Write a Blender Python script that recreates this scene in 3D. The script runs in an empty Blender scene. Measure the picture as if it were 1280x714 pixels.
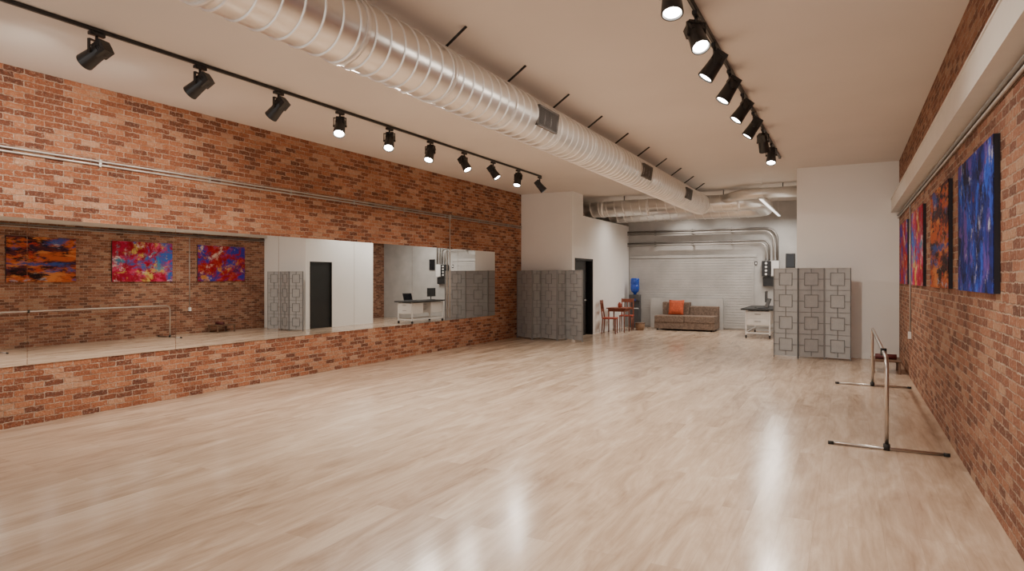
import bpy, bmesh, math, random
from mathutils import Vector, Matrix
random.seed(7)
C=bpy.context.scene.collection
PI=math.pi

# ---------------- materials ----------------
def newmat(name):
    m=bpy.data.materials.new(name); m.use_nodes=True
    nt=m.node_tree; b=nt.nodes['Principled BSDF']
    return m,nt,b
def N(nt,t,**kw):
    n=nt.nodes.new(t)
    for k,v in kw.items(): setattr(n,k,v)
    return n
def ramp(nt,stops,interp='LINEAR'):
    r=N(nt,'ShaderNodeValToRGB'); cr=r.color_ramp; cr.interpolation=interp
    while len(cr.elements)<len(stops): cr.elements.new(0.5)
    for e,(p,c) in zip(cr.elements,stops):
        e.position=p; e.color=(c[0],c[1],c[2],1)
    return r
def plain(name,col,rough=0.5,metal=0.0,var=0.06,scale=6.0,bump=0.0,spec=None):
    m,nt,b=newmat(name)
    tc=N(nt,'ShaderNodeTexCoord'); no=N(nt,'ShaderNodeTexNoise')
    no.inputs['Scale'].default_value=scale; no.inputs['Detail'].default_value=4
    nt.links.new(tc.outputs['Object'],no.inputs['Vector'])
    lo=[max(0,c*(1-var)) for c in col]; hi=[min(1,c*(1+var)) for c in col]
    r=ramp(nt,[(0.3,lo),(0.7,hi)])
    nt.links.new(no.outputs['Fac'],r.inputs['Fac']); nt.links.new(r.outputs['Color'],b.inputs['Base Color'])
    b.inputs['Roughness'].default_value=rough; b.inputs['Metallic'].default_value=metal
    if spec is not None: b.inputs['Specular IOR Level'].default_value=spec
    if bump>0:
        bp=N(nt,'ShaderNodeBump'); bp.inputs['Strength'].default_value=bump; bp.inputs['Distance'].default_value=0.01
        nt.links.new(no.outputs['Fac'],bp.inputs['Height']); nt.links.new(bp.outputs['Normal'],b.inputs['Normal'])
    return m
def emis(name,col,strength):
    m,nt,b=newmat(name)
    b.inputs['Base Color'].default_value=(1,1,1,1)
    b.inputs['Emission Color'].default_value=(*col,1); b.inputs['Emission Strength'].default_value=strength
    return m

def brickmat(name,stops,mort,seed=0.0):
    m,nt,b=newmat(name)
    L=nt.links.new
    tc=N(nt,'ShaderNodeTexCoord'); sp=N(nt,'ShaderNodeSeparateXYZ'); cb0=N(nt,'ShaderNodeCombineXYZ')
    L(tc.outputs['Object'],sp.inputs[0]); L(sp.outputs['Y'],cb0.inputs['X']); L(sp.outputs['Z'],cb0.inputs['Y'])
    cb=N(nt,'ShaderNodeVectorMath',operation='ADD'); cb.inputs[1].default_value=(seed,0,0); L(cb0.outputs[0],cb.inputs[0])
    def noise(scale,detail,rough=.5):
        n=N(nt,'ShaderNodeTexNoise'); n.inputs['Scale'].default_value=scale; n.inputs['Detail'].default_value=detail; n.inputs['Roughness'].default_value=rough
        L(cb.outputs[0],n.inputs['Vector']); return n
    dn=noise(18,4,.6)
    sub=N(nt,'ShaderNodeVectorMath',operation='SUBTRACT'); sub.inputs[1].default_value=(.5,.5,.5); L(dn.outputs['Color'],sub.inputs[0])
    sc=N(nt,'ShaderNodeVectorMath',operation='SCALE'); sc.inputs['Scale'].default_value=0.034; L(sub.outputs[0],sc.inputs[0])
    ad=N(nt,'ShaderNodeVectorMath',operation='ADD'); L(cb.outputs[0],ad.inputs[0]); L(sc.outputs[0],ad.inputs[1])
    br=N(nt,'ShaderNodeTexBrick')
    br.inputs['Scale'].default_value=1; br.inputs['Brick Width'].default_value=0.20; br.inputs['Row Height'].default_value=0.067
    br.inputs['Mortar Size'].default_value=0.0072; br.inputs['Mortar Smooth'].default_value=0.5; br.inputs['Bias'].default_value=0
    br.inputs['Color1'].default_value=(0,0,0,1); br.inputs['Color2'].default_value=(1,1,1,1); br.inputs['Mortar'].default_value=(.5,.5,.5,1)
    L(ad.outputs[0],br.inputs['Vector'])
    n2=noise(24,9,.78); n4=noise(1.3,3)
    mx=N(nt,'ShaderNodeMix',data_type='FLOAT'); mx.inputs[0].default_value=0.60
    L(br.outputs['Color'],mx.inputs[2]); L(n2.outputs['Fac'],mx.inputs[3])
    rp=ramp(nt,stops); L(mx.outputs[0],rp.inputs['Fac'])
    n3=noise(9,6,.65)
    mr=ramp(nt,[(0.35,mort[0]),(0.60,mort[1])]); L(n3.outputs['Fac'],mr.inputs['Fac'])
    nv=noise(5,5,.6); vr=ramp(nt,[(.30,(.35,.35,.35)),(.56,(1,1,1))]); L(nv.outputs['Fac'],vr.inputs['Fac'])
    mv=N(nt,'ShaderNodeMath',operation='MULTIPLY'); L(br.outputs['Fac'],mv.inputs[0]); L(vr.outputs['Color'],mv.inputs[1])
    mc=N(nt,'ShaderNodeMix',data_type='RGBA'); L(mv.outputs[0],mc.inputs[0]); L(rp.outputs['Color'],mc.inputs[6]); L(mr.outputs['Color'],mc.inputs[7])
    n5=noise(36,6,.65)
    pr=ramp(nt,[(0.54,(0,0,0)),(0.68,(.55,.55,.55))]); L(n5.outputs['Fac'],pr.inputs['Fac'])
    m2=N(nt,'ShaderNodeMix',data_type='RGBA'); L(pr.outputs['Color'],m2.inputs[0]); L(mc.outputs[2],m2.inputs[6]); m2.inputs[7].default_value=(*mort[1],1)
    m3=N(nt,'ShaderNodeMix',data_type='RGBA',blend_type='MULTIPLY'); m3.inputs[0].default_value=0.8
    r4=ramp(nt,[(0.3,(.76,.72,.69)),(0.7,(1,1,1))]); L(n4.outputs['Fac'],r4.inputs['Fac'])
    L(m2.outputs[2],m3.inputs[6]); L(r4.outputs['Color'],m3.inputs[7])
    L(m3.outputs[2],b.inputs['Base Color'])
    b.inputs['Roughness'].default_value=0.78; b.inputs['Specular IOR Level'].default_value=.25
    inv=N(nt,'ShaderNodeMath',operation='SUBTRACT'); inv.inputs[0].default_value=1; L(br.outputs['Fac'],inv.inputs[1])
    hm=N(nt,'ShaderNodeMath',operation='MULTIPLY_ADD'); L(n5.outputs['Fac'],hm.inputs[0]); hm.inputs[1].default_value=1.3; L(inv.outputs[0],hm.inputs[2])
    bp=N(nt,'ShaderNodeBump'); bp.inputs['Strength'].default_value=1.0; bp.inputs['Distance'].default_value=0.018
    L(hm.outputs[0],bp.inputs['Height']); L(bp.outputs['Normal'],b.inputs['Normal'])
    return m

def floormat():
    m,nt,b=newmat('floor_planks')
    L=nt.links.new
    tc=N(nt,'ShaderNodeTexCoord'); sp=N(nt,'ShaderNodeSeparateXYZ'); cb=N(nt,'ShaderNodeCombineXYZ')
    L(tc.outputs['Object'],sp.inputs[0]); L(sp.outputs['Y'],cb.inputs['X']); L(sp.outputs['X'],cb.inputs['Y'])
    br=N(nt,'ShaderNodeTexBrick'); br.offset=0.37
    br.inputs['Scale'].default_value=1; br.inputs['Brick Width'].default_value=1.8; br.inputs['Row Height'].default_value=0.20
    br.inputs['Mortar Size'].default_value=0.0012; br.inputs['Mortar Smooth'].default_value=0.3
    br.inputs['Color1'].default_value=(0,0,0,1); br.inputs['Color2'].default_value=(1,1,1,1); br.inputs['Mortar'].default_value=(.4,.4,.4,1)
    L(cb.outputs[0],br.inputs['Vector'])
    off=N(nt,'ShaderNodeVectorMath',operation='SCALE'); off.inputs['Scale'].default_value=.3; L(br.outputs['Color'],off.inputs[0])
    def grain(sx,sy,scale,det,dist,rough=.55):
        mp=N(nt,'ShaderNodeMapping'); mp.inputs['Scale'].default_value=(sx,sy,1); L(cb.outputs[0],mp.inputs['Vector'])
        ad=N(nt,'ShaderNodeVectorMath',operation='ADD'); L(mp.outputs[0],ad.inputs[0]); L(off.outputs[0],ad.inputs[1])
        g=N(nt,'ShaderNodeTexNoise'); g.inputs['Scale'].default_value=scale; g.inputs['Detail'].default_value=det; g.inputs['Distortion'].default_value=dist; g.inputs['Roughness'].default_value=rough
        L(ad.outputs[0],g.inputs['Vector']); return g
    g=grain(.6,2.8,1.6,8,1.1,.60)
    g2=grain(1.2,14,2.0,6,.8,.6)
    gm=N(nt,'ShaderNodeMix',data_type='FLOAT'); gm.inputs[0].default_value=.32; L(g.outputs['Fac'],gm.inputs[2]); L(g2.outputs['Fac'],gm.inputs[3])
    mx=N(nt,'ShaderNodeMix',data_type='FLOAT'); mx.inputs[0].default_value=0.90; L(br.outputs['Color'],mx.inputs[2]); L(gm.outputs[0],mx.inputs[3])
    rp=ramp(nt,[(0.33,(.345,.240,.165)),(0.43,(.445,.325,.232)),(0.53,(.535,.405,.298)),(0.66,(.64,.508,.388))]); L(mx.outputs[0],rp.inputs['Fac'])
    mc=N(nt,'ShaderNodeMix',data_type='RGBA'); mm=N(nt,'ShaderNodeMath',operation='MULTIPLY'); L(br.outputs['Fac'],mm.inputs[0]); mm.inputs[1].default_value=0.45
    L(mm.outputs[0],mc.inputs[0]); L(rp.outputs['Color'],mc.inputs[6]); mc.inputs[7].default_value=(.27,.19,.125,1)
    L(mc.outputs[2],b.inputs['Base Color'])
    rr=N(nt,'ShaderNodeMapRange'); rr.inputs['To Min'].default_value=0.12; rr.inputs['To Max'].default_value=0.28; L(g.outputs['Fac'],rr.inputs['Value']); L(rr.outputs[0],b.inputs['Roughness'])
    b.inputs['Specular IOR Level'].default_value=.45
    bp=N(nt,'ShaderNodeBump'); bp.inputs['Strength'].default_value=0.05; bp.inputs['Distance'].default_value=0.004
    L(g.outputs['Fac'],bp.inputs['Height']); L(bp.outputs['Normal'],b.inputs['Normal'])
    return m

def paintmat(name,base,layers,seed,sx=1.0,sz=1.4):
    m,nt,b=newmat(name); L=nt.links.new
    tc=N(nt,'ShaderNodeTexCoord')
    def nz(s,scale,dist=.3,rough=.72):
        mp=N(nt,'ShaderNodeMapping'); mp.inputs['Location'].default_value=(s*3.1,s*5.7,s*1.3); mp.inputs['Scale'].default_value=(1,sx,sz)
        L(tc.outputs['Object'],mp.inputs['Vector'])
        a=N(nt,'ShaderNodeTexNoise'); a.inputs['Scale'].default_value=scale; a.inputs['Detail'].default_value=10; a.inputs['Roughness'].default_value=rough; a.inputs['Distortion'].default_value=dist
        L(mp.outputs[0],a.inputs['Vector']); return a
    a=nz(seed,4); r=ramp(nt,[(.4,base[0]),(.6,base[1])]); L(a.outputs['Fac'],r.inputs['Fac']); cur=r.outputs['Color']
    for i,(col,th,scl) in enumerate(layers):
        n=nz(seed+i*1.37+.9,scl); rr=ramp(nt,[(th-.02,(0,0,0)),(th+.05,(.97,.97,.97))]); L(n.outputs['Fac'],rr.inputs['Fac'])
        mx=N(nt,'ShaderNodeMix',data_type='RGBA'); L(rr.outputs['Color'],mx.inputs[0]); L(cur,mx.inputs[6]); mx.inputs[7].default_value=(*col,1); cur=mx.outputs[2]
    L(cur,b.inputs['Base Color']); b.inputs['Roughness'].default_value=0.8; b.inputs['Specular IOR Level'].default_value=.12
    return m

M={}
M['brick']=brickmat('brick_wall_material',[(0.27,(.13,.050,.032)),(0.39,(.25,.086,.045)),(0.49,(.37,.130,.062)),(0.59,(.47,.190,.095)),(0.73,(.56,.33,.21))],((.36,.24,.17),(.66,.50,.38)))
M['brick2']=brickmat('brick_wall_brown_material',[(0.27,(.13,.055,.036)),(0.39,(.215,.086,.052)),(0.50,(.30,.122,.070)),(0.60,(.38,.170,.098)),(0.73,(.46,.29,.19))],((.30,.21,.15),(.55,.42,.32)),5.3)
M['floor']=floormat()
M['ceil']=plain('ceiling_paint',(.72,.672,.625),0.85,var=.03,scale=.8)
M['white']=plain('white_wall_paint',(.88,.865,.835),0.8,var=.02,scale=1)
M['greywall']=plain('grey_wall_paint',(.48,.465,.445),0.75,var=.10,scale=2.5)
M['rollgrey']=plain('grey_shutter_paint',(.47,.455,.435),0.6,var=.12,scale=2)
M['beam']=plain('beam_paint',(.68,.64,.59),0.6,var=.03)
M['black']=plain('black_metal',(.012,.012,.013),0.42,var=.2)
M['blackdoor']=plain('black_door_paint',(.018,.020,.020),0.4,var=.1)
M['duct']=plain('galvanized_sheet',(.78,.755,.72),0.31,metal=0.78,var=.03,scale=3)
M['seam']=plain('galvanized_seam',(.92,.90,.87),0.32,metal=0.5,var=.04)
M['vent']=plain('vent_grey',(.15,.14,.13),0.6,var=.1)
M['pipe']=plain('conduit_steel',(.48,.45,.42),0.4,metal=0.6,var=.08)
M['darkpipe']=plain('painted_dark_conduit',(.20,.185,.17),0.4,metal=0.4,var=.1)
M['chrome']=plain('brushed_steel',(.56,.52,.49),0.28,metal=1,var=.05)
M['rubber']=plain('black_rubber',(.02,.02,.02),0.7,var=.1)
M['scr']=plain('grey_screen_panel',(.34,.336,.33),0.6,var=.06)
M['scrbar']=plain('grey_lattice_trim',(.225,.222,.218),0.5,var=.05)
M['scrbar2']=plain('dark_lattice_trim',(.175,.172,.168),0.5,var=.05)
M['sofa']=plain('brown_tweed',(.185,.130,.098),0.95,var=.40,scale=20,bump=.5)
M['pillow']=plain('rust_cushion_fabric',(.44,.08,.03),0.9,var=.3,scale=25,bump=.3)
M['redwood']=plain('red_stained_wood',(.21,.058,.028),0.45,var=.25,scale=12)
M['seatred']=plain('red_seat_fabric',(.34,.055,.028),0.8,var=.15,scale=20)
M['desktop']=plain('black_desktop',(.02,.019,.018),0.6,var=.1)
M['whitemetal']=plain('white_painted_metal',(.74,.72,.70),0.4,var=.03)
M['coolerbody']=plain('dark_grey_plastic',(.06,.06,.065),0.4,var=.1)
M['bluejug']=plain('blue_water_jug',(.02,.07,.42),0.15,var=.1)
M['brownwood']=plain('brown_wood',(.16,.09,.055),0.5,var=.25,scale=10)
M['maroon']=plain('maroon_vinyl',(.10,.018,.018),0.6,var=.15)
M['basket']=plain('wicker_brown',(.25,.15,.09),0.9,var=.4,scale=40,bump=.6)
M['screen']=plain('dark_screen_glass',(.01,.01,.013),0.12,var=.1)
M['edge']=plain('canvas_edge',(.02,.02,.03),0.7,var=.1)
M['lens']=emis('lamp_lens_glow',(1,.94,.85),40)
M['lens2']=emis('added_downlight_lens_glow',(1,.94,.85),18)  # lens of the added back-area downlights
M['tube']=emis('tube_glow',(1,.95,.88),2)
m,nt,b=newmat('mirror_glass'); b.inputs['Metallic'].default_value=1; b.inputs['Roughness'].default_value=0.0
no=N(nt,'ShaderNodeTexNoise'); rr=ramp(nt,[(0,(.86,.87,.86)),(1,(.89,.90,.89))]); nt.links.new(no.outputs['Fac'],rr.inputs['Fac']); nt.links.new(rr.outputs['Color'],b.inputs['Base Color'])
M['mirror']=m

# ---------------- mesh builder ----------------
class MB:
    def __init__(s): s.v=[]; s.f=[]; s.m=[]; s.sm=[]; s.mats=[]
    def mi(s,mat):
        if mat not in s.mats: s.mats.append(mat)
        return s.mats.index(mat)
    def add(s,vs,fs,mat,smooth=False):
        o=len(s.v); k=s.mi(mat); s.v+= [tuple(v) for v in vs]
        for f in fs: s.f.append(tuple(i+o for i in f)); s.m.append(k); s.sm.append(smooth)
        return s
    def box(s,x0,x1,y0,y1,z0,z1,mat):
        vs=[(x0,y0,z0),(x1,y0,z0),(x1,y1,z0),(x0,y1,z0),(x0,y0,z1),(x1,y0,z1),(x1,y1,z1),(x0,y1,z1)]
        fs=[(0,3,2,1),(4,5,6,7),(0,1,5,4),(1,2,6,5),(2,3,7,6),(3,0,4,7)]
        return s.add(vs,fs,mat)
    def tube(s,pts,r,mat,seg=16,caps=True,smooth=True):
        pts=[Vector(p) for p in pts]; n=len(pts)
        rs=r if isinstance(r,(list,tuple)) else [r]*n
        vs=[]; 
        t=(pts[1]-pts[0]).normalized()
        up=Vector((0,0,1)) if abs(t.z)<.9 else Vector((1,0,0))
        a=t.cross(up).normalized()
        for i,p in enumerate(pts):
            if i==0: t=pts[1]-pts[0]
            elif i==n-1: t=pts[-1]-pts[-2]
            else: t=(pts[i+1]-pts[i]).normalized()+(pts[i]-pts[i-1]).normalized()
            if t.length<1e-9: t=pts[min(i+1,n-1)]-pts[max(i-1,0)]
            t=t.normalized() if t.length>0 else Vector((0,0,1))
            a=(a-t*a.dot(t)).normalized(); bb=t.cross(a)
            for k in range(seg):
                an=2*PI*k/seg; vs.append(p+(a*math.cos(an)+bb*math.sin(an))*rs[i])
        fs=[]
        for i in range(n-1):
            for k in range(seg):
                k2=(k+1)%seg; fs.append((i*seg+k,i*seg+k2,(i+1)*seg+k2,(i+1)*seg+k))
        s.add(vs,fs,mat,smooth)
        if caps:
            o=len(s.v)-len(vs)
            k=s.mi(mat)
            s.f.append(tuple(o+i for i in range(seg))[::-1]); s.m.append(k); s.sm.append(False)
            s.f.append(tuple(o+(n-1)*seg+i for i in range(seg))); s.m.append(k); s.sm.append(False)
        return s
    def obj(s,name,parent=None,loc=(0,0,0),bevel=0,seg=2,label=None,cat=None,kind=None,group=None):
        me=bpy.data.meshes.new(name); me.from_pydata(s.v,[],s.f)
        for mt in s.mats: me.materials.append(M[mt])
        for p,k,q in zip(me.polygons,s.m,s.sm): p.material_index=k; p.use_smooth=q
        me.update()
        bm=bmesh.new(); bm.from_mesh(me); bmesh.ops.recalc_face_normals(bm,faces=bm.faces); bm.to_mesh(me); bm.free()
        o=bpy.data.objects.new(name,me); C.objects.link(o); o.location=loc
        if parent: o.parent=parent
        if bevel>0:
            md=o.modifiers.new('bevel','BEVEL'); md.width=bevel; md.segments=seg; md.limit_method='ANGLE'; md.angle_limit=math.radians(40)
        tag(o,label,cat,kind,group); return o
def tag(o,label=None,cat=None,kind=None,group=None):
    if label: o['label']=label
    if cat: o['category']=cat
    if kind: o['kind']=kind
    if group: o['group']=group
def root(name,loc,label,cat,group=None):
    e=bpy.data.objects.new(name,None); C.objects.link(e); e.location=loc; e.empty_display_size=.1
    tag(e,label,cat,None,group); return e
def dup(o,loc=None,parent=None):
    n=o.copy(); C.objects.link(n)
    if parent: n.parent=parent
    if loc is not None: n.location=loc
    for c in [c for c in bpy.data.objects if c.parent==o]: dup(c,None,n)
    return n
def arc(c,r,a0,a1,ax,ay,n=8):
    c=Vector(c); ax=Vector(ax); ay=Vector(ay)
    return [c+ax*(r*math.cos(a0+(a1-a0)*i/n))+ay*(r*math.sin(a0+(a1-a0)*i/n)) for i in range(n+1)]

# ---------------- room ----------------
LX=-8.056; RX=0.896; CH=3.95; FX=-6.53; PY=14.7; BXx=-0.956; BY=20.8; FY=-3.0
def st(mb,name,label,**k): return mb.obj(name,label=label,kind='structure',**k)
st(MB().box(LX-.3,RX+.3,FY,BY+.3,-.2,0,'floor'),'floor','pale beige wood plank floor')
st(MB().box(LX-.3,RX+.3,FY,BY+.3,CH,CH+.2,'ceil'),'ceiling','painted greige ceiling')
st(MB().box(LX-.25,LX,FY,15.8,0,CH,'brick'),'wall_left','red brick wall')
st(MB().box(RX,RX+.25,FY,BY+.25,0,CH,'brick2'),'wall_right','brown red brick wall with pale mortar')
dy0,dy1,dh=16.0,17.35,2.17
LOWZ=3.36
st(MB().box(LX-.25,FX,15.8,15.98,0,CH,'white'),'wall_left_return','white painted wall')
w=MB(); w.box(FX-.18,FX,15.98,dy0,0,CH,'white'); w.box(FX-.18,FX,dy0,16.6,dh,CH,'white'); w.box(FX-.18,FX,16.6,dy1,dh,LOWZ,'white'); w.box(FX-.18,FX,dy1,BY,0,LOWZ,'white')
w.box(LX,FX-.18,16.42,16.6,LOWZ,CH,'white')
w.box(LX,FX-.18,15.98,BY,LOWZ-.1,LOWZ,'white')
w.box(LX-.15,LX,15.98,BY,0,CH,'greywall')
st(w,'wall_left_inner','white painted partition room stopping below the ceiling')
st(MB().box(LX-.15,RX,BY,BY+.2,0,CH,'greywall'),'wall_back','grey painted back wall')
bd0,bd1,bdh=14.88,15.85,2.15
w=MB(); w.box(BXx,RX,PY,PY+.12,0,CH,'white'); w.box(BXx,RX,17.8,17.92,0,CH,'white')
w.box(BXx,BXx+.1,PY+.12,bd0,0,CH,'white'); w.box(BXx,BXx+.1,bd0,bd1,bdh,CH,'white'); w.box(BXx,BXx+.1,bd1,17.8,0,CH,'white')
st(w,'wall_right_return','white painted boxed-out room')
d=MB().box(BXx+.03,BXx+.07,bd0+.04,bd1-.04,0.005,bdh-.04,'blackdoor')
d.box(BXx-.01,BXx+.1,bd0,bd0+.04,0,bdh,'black'); d.box(BXx-.01,BXx+.1,bd1-.04,bd1,0,bdh,'black'); d.box(BXx-.01,BXx+.1,bd0,bd1,bdh-.04,bdh,'black')
st(d,'door_1','black flush door in black frame')
d=MB(); d.box(FX-.18,FX+.015,dy0,dy0+.06,0,dh,'black'); d.box(FX-.18,FX+.015,dy1-.06,dy1,0,dh,'black'); d.box(FX-.18,FX+.015,dy0,dy1,dh-.06,dh,'black')
d.box(FX-.15,FX-.10,dy0+.06,dy1-.30,0.005,dh-.06,'blackdoor')
d.tube([(FX-.10,dy1-.40,1.0),(FX-.03,dy1-.40,1.0),(FX-.03,dy1-.55,1.0)],.012,'chrome',8)
st(d,'door_2','black steel door in black frame, slightly ajar')
st(MB().box(BXx,RX-.01,PY-.012,PY,0,.09,'white'),'baseboard_right','white baseboard')
st(MB().box(FX,FX+.012,dy1,BY,0,.09,'white'),'baseboard_left','white baseboard')
w=MB(); w.box(.76,RX,FY,PY,2.93,3.20,'beam'); w.box(.75,.76,FY,PY,2.93,2.945,'beam'); w.box(.75,.76,FY,PY,3.185,3.20,'beam')
st(w,'trim_1','long pale boxed beam along brick wall')
w=MB(); 
for i in range(26): 
    z=.05+i*.085; w.box(FX+.02,-2.55,BY-.03,BY,z,z+.078,'rollgrey')
w.box(FX+.02,-2.5,BY-.045,BY,2.27,2.36,'rollgrey')
st(w,'trim_2','grey ribbed panel cladding on back wall')
w=MB(); w.box(-1.66,-1.40,BY-.03,BY,1.93,2.36,'black'); w.box(-1.63,-1.43,BY-.035,BY-.03,1.96,2.33,'screen')
st(w,'window_1','small dark framed window')

# ---------------- mirrors ----------------
first=None
for i in range(9):
    y1=14.28-1.76*i; y0=y1-1.755
    if first is None:
        mb=MB().box(0,.012,-.8775,.8775,0,1.631,'mirror')
        first=mb.obj('wall_mirror',loc=(LX+.001,(y0+y1)/2,.669),label='frameless rectangular mirror panel on red brick wall',cat='mirror',group='row of wall mirrors')
    else: dup(first,(LX+.001,(y0+y1)/2,.669))

# ---------------- paintings ----------------
pm=[
 paintmat('painting_blue',((.006,.010,.07),(.012,.03,.25)),[((.008,.008,.03),.52,2.6),((.025,.08,.48),.54,3.2),((.10,.05,.26),.56,3.0),((.38,.38,.50),.60,4.2),((.16,.03,.05),.62,3.2),((.006,.006,.02),.60,5.0)],1.0,sx=1.15,sz=.85),
 paintmat('painting_orange',((.015,.012,.03),(.10,.02,.015)),[((.42,.09,.025),.49,1.8),((.01,.008,.01),.53,2.6),((.52,.18,.05),.56,2.6),((.03,.06,.24),.56,1.6),((.30,.30,.34),.62,2.4),((.45,.04,.02),.58,3.0)],2.3,sx=.6,sz=2.2),
 paintmat('painting_pink',((.22,.006,.015),(.34,.010,.04)),[((.50,.045,.12),.54,2.6),((.02,.09,.34),.54,1.7),((.50,.38,.08),.58,2.4),((.04,.20,.28),.58,2.4),((.60,.48,.48),.59,3.4),((.22,.008,.015),.55,3.0)],4.1,sx=.9,sz=1.1),
 paintmat('painting_red',((.22,.007,.010),(.34,.014,.018)),[((.45,.06,.04),.54,2.6),((.02,.03,.28),.53,1.7),((.58,.42,.34),.59,2.8),((.08,.02,.09),.57,2.4),((.48,.22,.05),.58,2.8)],6.7,sx=.9,sz=1.1)]
names=['deep blue and violet abstract canvas on brick wall','orange and black abstract canvas on brick wall','crimson abstract canvas with blue and yellow splashes','dark red abstract canvas with blue splashes']
for i,(a,bb) in enumerate([(5.25,6.78),(7.42,8.90),(9.78,11.45),(12.25,13.9)]):
    M['p%d'%i]=pm[i]
    r=root('painting',(RX,(a+bb)/2,1.53),names[i],'painting','abstract canvases on brick wall')
    h=(bb-a)/2
    MB().box(-.036,-.002,-h,h,0,1.07,'edge').obj('stretcher_frame',r)
    MB().box(-.040,-.036,-h,h,0,1.07,'p%d'%i).obj('canvas',r)

# ---------------- main duct ----------------
def helix(mb,A,B,r,pitch,mat,tr=.012,seg=36):
    A=Vector(A);B=Vector(B);d=B-A;Ln=d.length;t=d/Ln
    up=Vector((0,0,1)); a=t.cross(up).normalized(); b2=t.cross(a)
    n=int(Ln/pitch*seg)
    vs=[];fs=[]
    for i in range(n+1):
        an=2*PI*i/seg; nrm=a*math.cos(an)+b2*math.sin(an); p=A+t*(Ln*i/n)+nrm*r
        vs+= [p-t*tr*.9-nrm*.002,p-t*tr*.4+nrm*tr,p+t*tr*.4+nrm*tr,p+t*tr*.9-nrm*.002]
    for i in range(n):
        for k in range(3): fs.append((i*4+k,i*4+k+1,(i+1)*4+k+1,(i+1)*4+k))
    mb.add(vs,fs,mat,False)
DX,DZ,DR=-3.47,3.57,.265
r=root('air_duct',(DX,FY,DZ),'long exposed galvanized spiral duct with cross branches','air duct')
DL=17.2-FY
MB().tube([(0,DL*i/40,0) for i in range(41)],DR,'duct',64).obj('duct_pipe',r)
mb=MB(); helix(mb,(0,0,0),(0,DL,0),DR,.18,'seam'); mb.obj('spiral_seam',r)
y=4.97-1.22*5
while y<16.8:
    ly=y-FY
    MB().tube([(0,ly-.02,0),(0,ly+.02,0)],DR+.013,'seam',48).obj('hanger_strap',r)
    if y>-2:
        MB().tube([(.14,ly,.225),(.37,ly,CH-DZ-.002)],.013,'black',8).obj('hanger_rod',r)
        MB().tube([(-.14,ly,.225),(-.37,ly,CH-DZ-.002)],.013,'black',8).obj('hanger_rod',r)
    y+=1.22
for vy in (7.0,11.3,14.7):
    mb=MB(); ly=vy-FY; x=.232
    L_=.28;H_=.12
    mb.box(-.05,.03,-L_,L_,-H_,-H_+.015,'vent'); mb.box(-.05,.03,-L_,L_,H_-.015,H_,'vent')
    mb.box(-.05,.03,-L_,-L_+.015,-H_,H_,'vent'); mb.box(-.05,.03,L_-.015,L_,-H_,H_,'vent')
    mb.box(-.05,.022,-L_+.015,L_-.015,-H_+.015,H_-.015,'black')
    n=12
    for i in range(n):
        z=-H_+.022+i*(2*H_-.044)/(n-1); mb.box(.02,.040,-L_+.015,L_-.015,z-.0035,z+.0035,'vent')
    for i in range(1,4):
        yy=-L_+i*2*L_/4; mb.box(.02,.041,yy-.004,yy+.004,-H_+.02,H_-.02,'vent')
    o=mb.obj('vent_grille',r,loc=(x+.015,ly,-.02)); o.rotation_euler=(0,math.radians(8),0)
    o['label']='dark louvred vent grille'
def loc_(p): return Vector(p)-Vector((DX,FY,DZ))
XL=LX+.05
pts=[loc_((XL,17.4,3.6)),loc_((-2.5,17.4,3.6))]+[loc_(p) for p in arc((-2.5,17.85,3.6),.45,-PI/2,0,(1,0,0),(0,1,0),8)][1:]
pts+=[loc_((-2.05,19.0,3.6))]+[loc_(p) for p in arc((-2.5,19.0,3.6),.45,0,PI/2,(1,0,0),(0,1,0),8)][1:]+[loc_((XL,19.45,3.60))]
MB().tube(pts,.222,'duct',40).obj('duct_pipe',r)
mb=MB(); helix(mb,loc_((XL+.02,17.4,3.6)),loc_((-2.5,17.4,3.6)),.222,.24,'seam',.008); helix(mb,loc_((-2.5,19.45,3.6)),loc_((XL+.02,19.45,3.60)),.222,.24,'seam',.008); mb.obj('spiral_seam',r)
for x in (-2.5,-4.9,-6.2): MB().tube([loc_((x-.03,17.4,3.6)),loc_((x+.03,17.4,3.6))],.236,'seam',40).obj('joint_collar',r)
for x in (-5.6,-4.4,-2.9):
    for yy in (17.4,19.45): MB().tube([loc_((x,yy,3.78)),loc_((x,yy,CH-.002))],.012,'black',8).obj('hanger_rod',r)
B0=Vector((-2.3,16.75,3.72))
def bl(p): return loc_(B0+Vector(p))
MB().tube([bl(p) for p in [(-.5,.5,-.03),(-.25,.2,-.02),(0,.05,0),(.25,0,0),(1.335,0,0)]],.13,'duct',32).obj('duct_pipe',r)
MB().tube([bl((.9,0,.12)),bl((.9,0,CH-3.722))],.012,'black',8).obj('hanger_rod',r)

# strip lights
first=None
for k,y0 in enumerate((15.6,17.9)):
    if first is None:
        r=root('strip_light',(-1.78,y0,CH-.002),'long white suspended strip light','light fixture','suspended strip lights')
        MB().box(-.045,.045,0,2.27,-.50,-.45,'whitemetal').obj('light_housing',r,bevel=.008)
        MB().box(-.03,.03,.03,2.24,-.512,-.50,'tube').obj('light_diffuser',r)
        MB().tube([(.0,1.95,-.45),(.0,1.95,0)],.004,'whitemetal',6).obj('hanger_rod',r); MB().tube([(0,.25,-.45),(0,.25,0)],.004,'whitemetal',6).obj('hanger_rod',r)
        first=r
    else: r=dup(first,(-1.78,y0,CH-.002))
    ld=bpy.data.lights.new('strip_glow','AREA'); ld.shape='RECTANGLE'; ld.size=.05; ld.size_y=2.1; ld.energy=36; ld.color=(1,.94,.86)
    lo=bpy.data.objects.new('strip_glow',ld); C.objects.link(lo); lo.parent=r; lo.location=(0,1.13,-.52)
first=None  # downlights are added lamps, for glints on the floor and a brighter back wall
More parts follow.
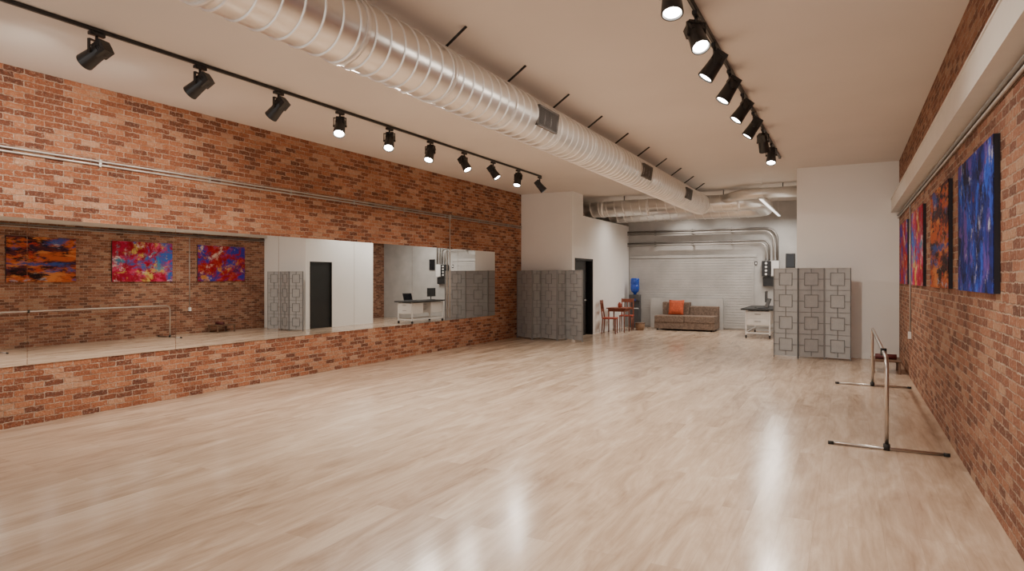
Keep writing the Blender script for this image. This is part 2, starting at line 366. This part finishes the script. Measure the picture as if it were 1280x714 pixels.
for (x,y) in ((-3.35,20.1),(-4.6,20.1),(-5.6,18.4),(-3.6,18.4)):
    if first is None:
        r=root('added_downlight',(x,y,CH-.002),'small white surface-mounted downlight, added to light the back area','light fixture','added downlights over seating area')
        MB().tube([(0,0,0),(0,0,-.10),(0,0,-.101),(0,0,-.09)],[.07,.07,.055,.05],'whitemetal',24).obj('light_housing',r)
        MB().tube([(0,0,-.101),(0,0,-.106)],.05,'lens2',20).obj('lens',r)
        first=r
    else: r=dup(first,(x,y,CH-.002))
    ld=bpy.data.lights.new('added_down_beam','SPOT'); ld.energy=70; ld.spot_size=math.radians(140); ld.spot_blend=1; ld.shadow_soft_size=.05; ld.color=(1,.92,.83)
    lo=bpy.data.objects.new('added_down_beam',ld); C.objects.link(lo); lo.parent=r; lo.location=(0,0,-.12)

# ---------------- tracks ----------------
def track(x,y0,y1,label):
    mb=MB(); mb.box(-.018,.018,0,y1-y0,-.035,-.002,'black'); mb.box(-.006,.006,.02,y1-y0-.02,-.038,-.035,'vent')
    mb.box(-.022,.022,-.04,.02,-.04,-.002,'black'); mb.box(-.022,.022,y1-y0-.02,y1-y0+.04,-.04,-.002,'black')
    mb.obj('light_track',loc=(x,y0,CH-.002),label=label,cat='light track',bevel=.003)
track(-6.15,-1.0,13.0,'long black ceiling light track beside brick wall')
track(-1.15,-1.0,13.1,'long black ceiling light track over open floor')
def head_proto():
    r=root('track_spotlight',(0,0,0),'x','spotlight')
    MB().box(-.022,.022,-.07,.07,-.075,-.042,'black').obj('track_adapter',r,bevel=.004)
    y=MB(); y.tube([(0,0,-.07),(0,0,-.12)],.014,'black',10)
    y.box(-.088,.088,-.014,.014,-.130,-.12,'black'); y.box(-.088,-.078,-.014,.014,-.25,-.12,'black'); y.box(.078,.088,-.014,.014,-.25,-.12,'black')
    y.tube([(-.092,0,-.235),(-.06,0,-.235)],.016,'black',10); y.tube([(.06,0,-.235),(.092,0,-.235)],.016,'black',10)
    y.obj('yoke',r)
    h=MB()
    prof=[(.13,.02),(.13,.058),(.12,.060),(.10,.060),(.10,.066),(.092,.066),(.092,.056),(.082,.056),(.082,.066),(.074,.066),(.074,.056),(.064,.056),(.064,.068),(-.04,.072),(-.13,.080),(-.15,.082),(-.155,.080),(-.155,.070),(-.13,.060)]
    vs=[];fs=[];sg=28
    for z,rr in prof:
        for k in range(sg): vs.append((rr*math.cos(2*PI*k/sg),rr*math.sin(2*PI*k/sg),z))
    for i in range(len(prof)-1):
        for k in range(sg): fs.append((i*sg+k,i*sg+(k+1)%sg,(i+1)*sg+(k+1)%sg,(i+1)*sg+k))
    fs.append(tuple(range(sg)))
    h.add(vs,fs,'black',False)
    # square rear driver housing gives the head its boxy back
    h.box(-.058,.058,-.062,.062,.02,.128,'black')
    ho=h.obj('lamp_housing',r,loc=(0,0,-.235))
    MB().tube([(0,0,-.134),(0,0,-.142)],.062,'lens',28).obj('lens',ho)
    return r
proto=head_proto()
def place_head(x,y,d,label,group,energy,size):
    r=dup(proto,(x,y,CH-.002)); r['label']=label; r['group']=group
    d=Vector(d).normalized()
    for c in bpy.data.objects:
        if c.parent==r and c.name.startswith('lamp_housing'):
            c.rotation_mode='QUATERNION'; c.rotation_quaternion=d.to_track_quat('-Z','Y'); hs=c
        if c.parent==r and c.name.startswith('yoke'):
            c.rotation_euler=(0,0,math.atan2(d.y,d.x)+PI/2)
    ld=bpy.data.lights.new('spot_beam','SPOT'); ld.energy=energy; ld.spot_size=math.radians(size); ld.spot_blend=1; ld.shadow_soft_size=.05; ld.color=(1,.91,.80)
    lo=bpy.data.objects.new('spot_beam',ld); C.objects.link(lo); lo.parent=hs; lo.location=(0,0,-.15)
lt=[(-.9,-.25,-.5),(-.85,-.25,-.6),(-.75,-.1,-.65),(.30,-.45,-.8),(.25,-.45,-.8),(.1,-.45,-.85),(.5,-.05,-.8),(.55,.1,-.8),(0,-.4,-.9),(.6,.3,-.8)]
for k,d in enumerate(lt):
    place_head(-6.15,3.41+1.063*k,d,'black track spotlight aimed at brick wall' if k<3 else 'black track spotlight with glowing lens aimed over floor','spotlights on track beside brick wall',320 if k>2 else 125,135)
rt=[4.7,5.55,6.4,7.3,8.3,9.3,10.4,11.6]
rd=[(.1,-.3,-.95),(.35,-.4,-.85),(-.5,-.15,-.75),(-.45,-.2,-.8),(-.5,-.2,-.75),(-.5,-.1,-.75),(.1,.5,-.8),(0,-.4,-.9)]
for k,(y,d) in enumerate(zip(rt,rd)):
    place_head(-1.15,y,d,'black track spotlight with glowing lens' if k<2 else 'black track spotlight over open floor','spotlights on track over open floor',300,135)
def rm(o):
    for c in [c for c in bpy.data.objects if c.parent==o]: rm(c)
    bpy.data.objects.remove(o)
rm(proto)

# ---------------- conduits ----------------
mb=MB()
for z in (3.05,3.005): mb.tube([(0,FY+.5,z),(0,15.78,z)],.013,'pipe',10)
for y in [k*1.5 for k in range(-1,11)]: mb.box(-.016,.004,y-.015,y+.015,2.985,3.07,'pipe')
mb.obj('electrical_conduit',loc=(LX+.018,0,0),label='pair of thin steel conduits along brick wall',cat='conduit')
mb=MB(); mb.tube([(0,0,3.0),(0,0,.72)],.013,'pipe',10); mb.box(-.02,.02,-.025,.025,2.96,3.06,'pipe')
mb.obj('electrical_conduit',loc=(LX+.05,12.13,0),label='thin vertical steel conduit crossing wall mirrors',cat='conduit')
mb=MB(); mb.tube([(0,0,2.80),(0,0,.76)],.012,'pipe',10); mb.box(-.03,.012,-.035,.035,.66,.77,'whitemetal')
mb.obj('electrical_conduit',loc=(RX-.014,12.0,0),label='thin vertical conduit ending in white outlet box',cat='conduit')
mb=MB(); mb.tube([(0,FY+.5,2.87),(0,PY-.01,2.87)],.018,'darkpipe',10); mb.tube([(0,FY+.5,2.82),(0,PY-.01,2.82)],.012,'pipe',10)
mb.obj('electrical_conduit',loc=(RX-.020,0,0),label='pair of grey conduits running beneath pale beam',cat='conduit')
def backpipe(specs,label):
    mb=MB(); y=BY-.16
    for z,x1,rad,zend,r_,mt in specs:
        p=[(FX+.01,y,z),(x1-rad,y,z)]+arc((x1-rad,y,z-rad),rad,PI/2,0,(1,0,0),(0,0,1),8)[1:]+[(x1,y,zend)]
        mb.tube(p,r_,mt,12)
    for x in (-5.6,-4.4,-3.2): mb.box(x-.02,x+.02,y,BY-.05,specs[-1][0]-.04,specs[0][0]+.05,'darkpipe')
    mb.obj('electrical_conduit',label=label,cat='conduit',group='pipes on grey back wall')
backpipe([(3.14,-1.88,.35,2.16,.036,'darkpipe'),(3.06,-1.98,.3,2.16,.026,'pipe')],'thick steel pipes bending down to electrical boxes')
backpipe([(2.76,-2.10,.2,2.16,.030,'darkpipe'),(2.69,-2.20,.18,2.16,.022,'pipe')],'lower steel pipes bending down to electrical boxes')
r=root('electrical_box',(-2.05,BY,1.4),'black electrical panel boxes on grey wall','electrical box')
MB().box(-.26,-.02,-.22,0,.28,.74,'black').obj('box_body',r,bevel=.006); MB().box(.0,.22,-.20,0,.28,.74,'whitemetal').obj('box_body',r,bevel=.006)
MB().box(-.24,.20,-.14,0,-.02,.25,'black').obj('box_body',r,bevel=.006)
for i in range(4): MB().tube([(-.14,-.22,.34+i*.11),(-.14,-.24,.34+i*.11)],.035,'whitemetal',14).obj('dial',r)
for i,x in enumerate((-2.75,-2.63,-2.5)):
    mb=MB(); mb.box(-.035,.035,-.02,0,-.06,.06,'black')
    if i: mb.box(-.02,.02,-.023,-.02,-.03,.03,'whitemetal')
    mb.obj('wall_switch',loc=(x,BY,2.08),label='small black wall control plate',cat='switch',group='control plates on back wall')

# ---------------- folding screens ----------------
def screen_panel(w,H,r,loc,rot,mt,t):
    d=MB(); T=.012
    d.box(.0,w,-T/2,T/2,.05,H,'scr')
    n=4; th=(H-.05)/n; cx=w/2
    for s in (-1,1):
        def strip(x0,x1,a,b_,dep):
            y0,y1=sorted((s*T/2,s*dep)); d.box(max(x0,0),min(x1,w),y0,y1,max(a,.05),min(b_,H),mt)
        for i in range(n):
            cz=.05+(i+.5)*th; q=.125; dep=.018
            strip(cx-q-t,cx+q+t,cz+q-t,cz+q+t,dep); strip(cx-q-t,cx+q+t,cz-q-t,cz-q+t,dep)
            strip(cx-q-t,cx-q+t,cz-q+t,cz+q-t,dep); strip(cx+q-t,cx+q+t,cz-q+t,cz+q-t,dep)
            strip(cx-t,cx+t,cz+q+t,cz+th/2,dep); strip(cx-t,cx+t,cz-th/2,cz-q-t,dep)
            strip(0,cx-q-t,cz-t,cz+t,dep); strip(cx+q+t,w,cz-t,cz+t,dep)
            if i: strip(0,w,cz-th/2-t*.7,cz-th/2+t*.7,dep-.002)
    o=d.obj('screen_panel',r,loc=loc); o.rotation_euler=(0,0,rot)
    f=MB()
    f.box(0,.012,-.02,.02,.0,H,mt); f.box(w-.012,w,-.02,.02,.0,H,mt); f.box(.012,w-.012,-.02,.02,H-.014,H,'scr'); f.box(.012,w-.012,-.02,.02,.04,.054,'scr')
    f.obj('panel_frame',o)
    return o
def folding(loc,pts,H,label,mt,t):
    r=root('folding_screen',loc,label,'room divider','decorative folding screens')
    for (x0,y0),(x1,y1) in zip(pts[:-1],pts[1:]):
        L_=math.hypot(x1-x0,y1-y0)-.006
        screen_panel(L_,H,r,(x0,y0,0),math.atan2(y1-y0,x1-x0),mt,t)
    return r
folding((-1.363,14.15,0),[(0,.05),(.473,-.05),(.946,.05),(1.42,-.05)],1.83,'grey folding screen with raised square lattice beside white wall','scrbar2',.006)
folding((LX+.05,15.25,0),[(0,.22),(.64,-.16),(.74,.16),(1.36,-.16),(1.46,.16),(2.06,-.16)],1.83,'grey zigzag folding screen with square lattice against brick corner','scrbar',.0075)

# ---------------- barre ----------------
r=root('ballet_barre',(.325,7.0,0),'freestanding steel ballet barre with flat cross feet','ballet barre')
h=.87; Ln=4.02; rd=.12
p=[(0,0,.02),(0,0,h-rd)]+arc((0,rd,h-rd),rd,PI,PI/2,(0,1,0),(0,0,1),8)[1:]+[(0,Ln-rd,h)]+arc((0,Ln-rd,h-rd),rd,PI/2,0,(0,1,0),(0,0,1),8)[1:]+[(0,Ln,.02)]
MB().tube(p,.019,'chrome',16).obj('handrail',r)
for y in (0,Ln):
    MB().tube([(-.47,y,.016),(.47,y,.016)],.014,'chrome',12).obj('foot',r)
    MB().tube([(-.50,y,.017),(-.45,y,.017)],.0168,'rubber',12).obj('foot_cap',r); MB().tube([(.45,y,.017),(.50,y,.017)],.0168,'rubber',12).obj('foot_cap',r)
    MB().tube([(0,y,.002),(0,y,.06)],.03,'rubber',14).obj('socket',r)
MB().tube([(0,.62,h-.035),(0,.62,h+.035)],.028,'rubber',12).obj('clamp',r)

# bench
r=root('bench',(.58,12.85,0),'low brown wooden bench beside brick wall','bench')
MB().box(-.22,.22,-.32,.32,.20,.225,'brownwood').obj('seat',r,bevel=.006)
for sx in (-1,1):
    for sy in (-1,1): MB().box(sx*.19-.018,sx*.19+.018,sy*.29-.018,sy*.29+.018,0,.20,'brownwood').obj('leg',r,bevel=.004)
mb=MB(); mb.tube([(-.16,0,.045),(.16,0,.045)],.045,'maroon',20); mb.tube([(-.163,0,.045),(.163,0,.045)],.018,'rubber',16)
mb.obj('rolled_mat',loc=(.58,12.78,.224),label='rolled maroon exercise mat on low bench',cat='exercise mat')

# ---------------- back area ----------------
MB().box(-5.75,-3.45,20.64,20.70,0,.98,'greywall').obj('low_partition',label='low grey partition panel behind sofa',cat='partition',bevel=.004)
r=root('sofa',(-5.36,19.65,0),'taupe brown tweed armless sofa by grey wall','sofa')
MB().box(0,1.82,.02,.92,.05,.26,'sofa').obj('base',r,bevel=.01)
MB().box(.01,.92,0,.66,.26,.46,'sofa').obj('seat_cushion',r,bevel=.018,seg=3); MB().box(.93,1.82,0,.66,.26,.46,'sofa').obj('seat_cushion',r,bevel=.018,seg=3)
MB().box(.10,.95,.64,.92,.26,.86,'sofa').obj('backrest_cushion',r,bevel=.02,seg=3); MB().box(.96,1.82,.64,.92,.26,.74,'sofa').obj('backrest_cushion',r,bevel=.02,seg=3)
for x in (.08,1.72):
    for y in (.1,.80): MB().tube([(x,y,0),(x,y,.05)],.025,'black',10).obj('leg',r)
def pillow(loc,rot,mat,label,s=.24):
    vs=[];fs=[];n=10
    for sd in (1,-1):
        o=len(vs)
        for i in range(n+1):
            for j in range(n+1):
                u=i/n*2-1; v=j/n*2-1; t=.075*((1-u**4)*(1-v**4))**.5
                vs.append((u*s*(1-.06*(1-v*v)),sd*t,v*s*(1-.06*(1-u*u))))
        for i in range(n):
            for j in range(n): fs.append((o+i*(n+1)+j,o+(i+1)*(n+1)+j,o+(i+1)*(n+1)+j+1,o+i*(n+1)+j+1))
    mb=MB().add(vs,fs,mat,True); ob=mb.obj('throw_pillow',loc=loc,label=label,cat='pillow'); ob.rotation_euler=rot; return ob
pillow((-4.78,20.12,.70),(math.radians(-16),0,0),'pillow','rust orange square cushion leaning on sofa back')
def chair(loc,rot):
    r=root('dining_chair',loc,'red-brown wooden dining chair with slatted back','chair','red wooden chairs'); r.rotation_euler=(0,0,rot)
    MB().box(-.21,.21,-.21,.21,.43,.47,'seatred').obj('seat',r,bevel=.012)
    for sx in (-1,1):
        MB().tube([(sx*.18,-.18,0),(sx*.18,-.18,.43)],[.016,.021],'redwood',10).obj('leg',r)
        MB().tube([(sx*.18,.22,0),(sx*.18,.19,.45)],[.016,.021],'redwood',10).obj('leg',r)
    b=MB()
    for sx in (-1,1): b.tube([(sx*.18,.20,.45),(sx*.18,.26,.98)],[.020,.017],'redwood',10)
    b.box(-.18,.18,.245,.27,.86,.97,'redwood'); b.box(-.18,.18,.225,.245,.64,.71,'redwood')
    for x in (-.09,0,.09): b.box(x-.012,x+.012,.235,.25,.69,.9,'redwood')
    b.obj('backrest',r,bevel=.003)
    return r
c1=chair((-6.16,17.82,0),math.radians(100)); c2=dup(c1,(-6.12,19.25,0)); c2.rotation_euler=(0,0,math.radians(10))
r=root('side_table',(-6.12,18.5,0),'small square red-brown wood table','table')
MB().box(-.3,.3,-.3,.3,.70,.735,'redwood').obj('table_top',r,bevel=.006)
MB().box(-.25,.25,-.25,.25,.62,.70,'redwood').obj('apron',r)
for sx in (-1,1):
    for sy in (-1,1): MB().tube([(sx*.24,sy*.24,0),(sx*.24,sy*.24,.70)],[.016,.024],'redwood',10).obj('leg',r)
mb=MB(); mb.tube([(0,0,0),(0,0,.02),(0,0,.10),(0,0,.14),(0,0,.16)],[.04,.055,.055,.03,.03],'seatred',18)
mb.obj('jar',loc=(-6.08,18.45,.735),label='small red jar on wooden table',cat='jar')
mb=MB(); mb.tube([(0,0,0),(0,0,.10),(0,0,.22)],[.11,.14,.15],'basket',20); mb.tube([(0,0,.215),(0,0,.235)],[.158,.158],'brownwood',20)
mb.obj('basket',loc=(-5.72,19.35,0),label='small round brown wicker basket on floor',cat='basket')
r=root('water_cooler',(-6.2,20.4,0),'dark grey water cooler with blue jug','water cooler')
b=MB(); b.box(-.16,.16,-.16,.16,0,.62,'coolerbody'); b.box(-.16,.16,.0,.16,.62,.88,'coolerbody'); b.box(-.16,.16,-.16,.16,.88,1.08,'coolerbody'); b.obj('cabinet',r,bevel=.012)
MB().box(-.13,.13,-.15,-.01,.62,.64,'whitemetal').obj('drip_tray',r)
for x in (-.06,.06): MB().tube([(x,-.165,.93),(x,-.19,.92),(x,-.19,.87)],.014,'bluejug',8).obj('tap',r)
MB().tube([(0,0,1.08),(0,0,1.12),(0,0,1.18),(0,0,1.24),(0,0,1.40),(0,0,1.41),(0,0,1.43),(0,0,1.58),(0,0,1.62)],[.05,.05,.12,.14,.14,.132,.14,.14,.12],'bluejug',28).obj('water_jug',r)
r=root('desk',(-2.15,18.1,0),'long black-topped desk on white rolling drawer frame','desk')
MB().box(-.42,.38,0,2.2,.76,.80,'desktop').obj('desk_top',r,bevel=.004)
b=MB()
for y in (.15,2.05):
    for x in (-.3,.3): b.box(x-.02,x+.02,y-.02,y+.02,.09,.76,'whitemetal')
    b.box(-.3,.3,y-.015,y+.015,.12,.16,'whitemetal')
for x in (-.3,.3): b.box(x-.015,x+.015,.15,2.05,.12,.16,'whitemetal')
b.obj('frame',r)
for y0 in (.12,1.35):
    c=MB().box(-.29,.29,y0,y0+.72,.34,.74,'whitemetal').obj('drawer_unit',r,bevel=.02)
    for k in range(2):
        d=MB().box(-.27,.27,y0-.012,y0,.36+k*.19,.53+k*.19,'whitemetal').obj('drawer',c,bevel=.003)
        MB().tube([(-.08,y0-.03,.46+k*.19),(.08,y0-.03,.46+k*.19)],.006,'vent',8).obj('handle',d)
for y in (.15,2.05):
    for x in (-.3,.3):
        MB().tube([(x-.018,y,.045),(x+.018,y,.045)],.045,'rubber',16).obj('caster',r)
def laptop(loc,rot):
    r=root('laptop',loc,'open black laptop on desk','laptop'); r.rotation_euler=(0,0,rot)
    MB().box(-.19,.19,-.13,.13,0,.02,'black').obj('keyboard_base',r,bevel=.004)
    o=MB().box(-.19,.19,-.006,.006,0,.26,'black').box(-.175,.175,-.009,-.006,.015,.245,'screen').obj('screen',r,loc=(0,.13,.02)); o.rotation_euler=(math.radians(-20),0,0)
laptop((-2.1,18.6,.80),math.radians(-70))
r=root('monitor',(-2.1,19.9,.80),'small black monitor on desk','monitor'); r.rotation_euler=(0,0,math.radians(-90))
MB().box(-.14,.14,-.09,.09,0,.015,'black').obj('stand_base',r); MB().box(-.02,.02,.0,.02,.015,.2,'black').obj('stand_neck',r)
MB().box(-.27,.27,-.02,.0,.12,.44,'black').obj('display',r,bevel=.004)

# ---------------- light ----------------
W=bpy.data.worlds.new('world'); bpy.context.scene.world=W; W.use_nodes=True
bg=W.node_tree.nodes['Background']; bg.inputs['Color'].default_value=(1,.96,.91,1); bg.inputs['Strength'].default_value=1.9

# ---------------- camera ----------------
cd=bpy.data.cameras.new('camera'); cam=bpy.data.objects.new('camera',cd); C.objects.link(cam)
cam.location=(0,0,1.64); th=math.atan(420/795)
cam.rotation_euler=(PI/2,0,th); cd.sensor_width=36; cd.lens=795/1280*36; cd.shift_y=-10/1280; cd.clip_start=.05
bpy.context.scene.camera=cam
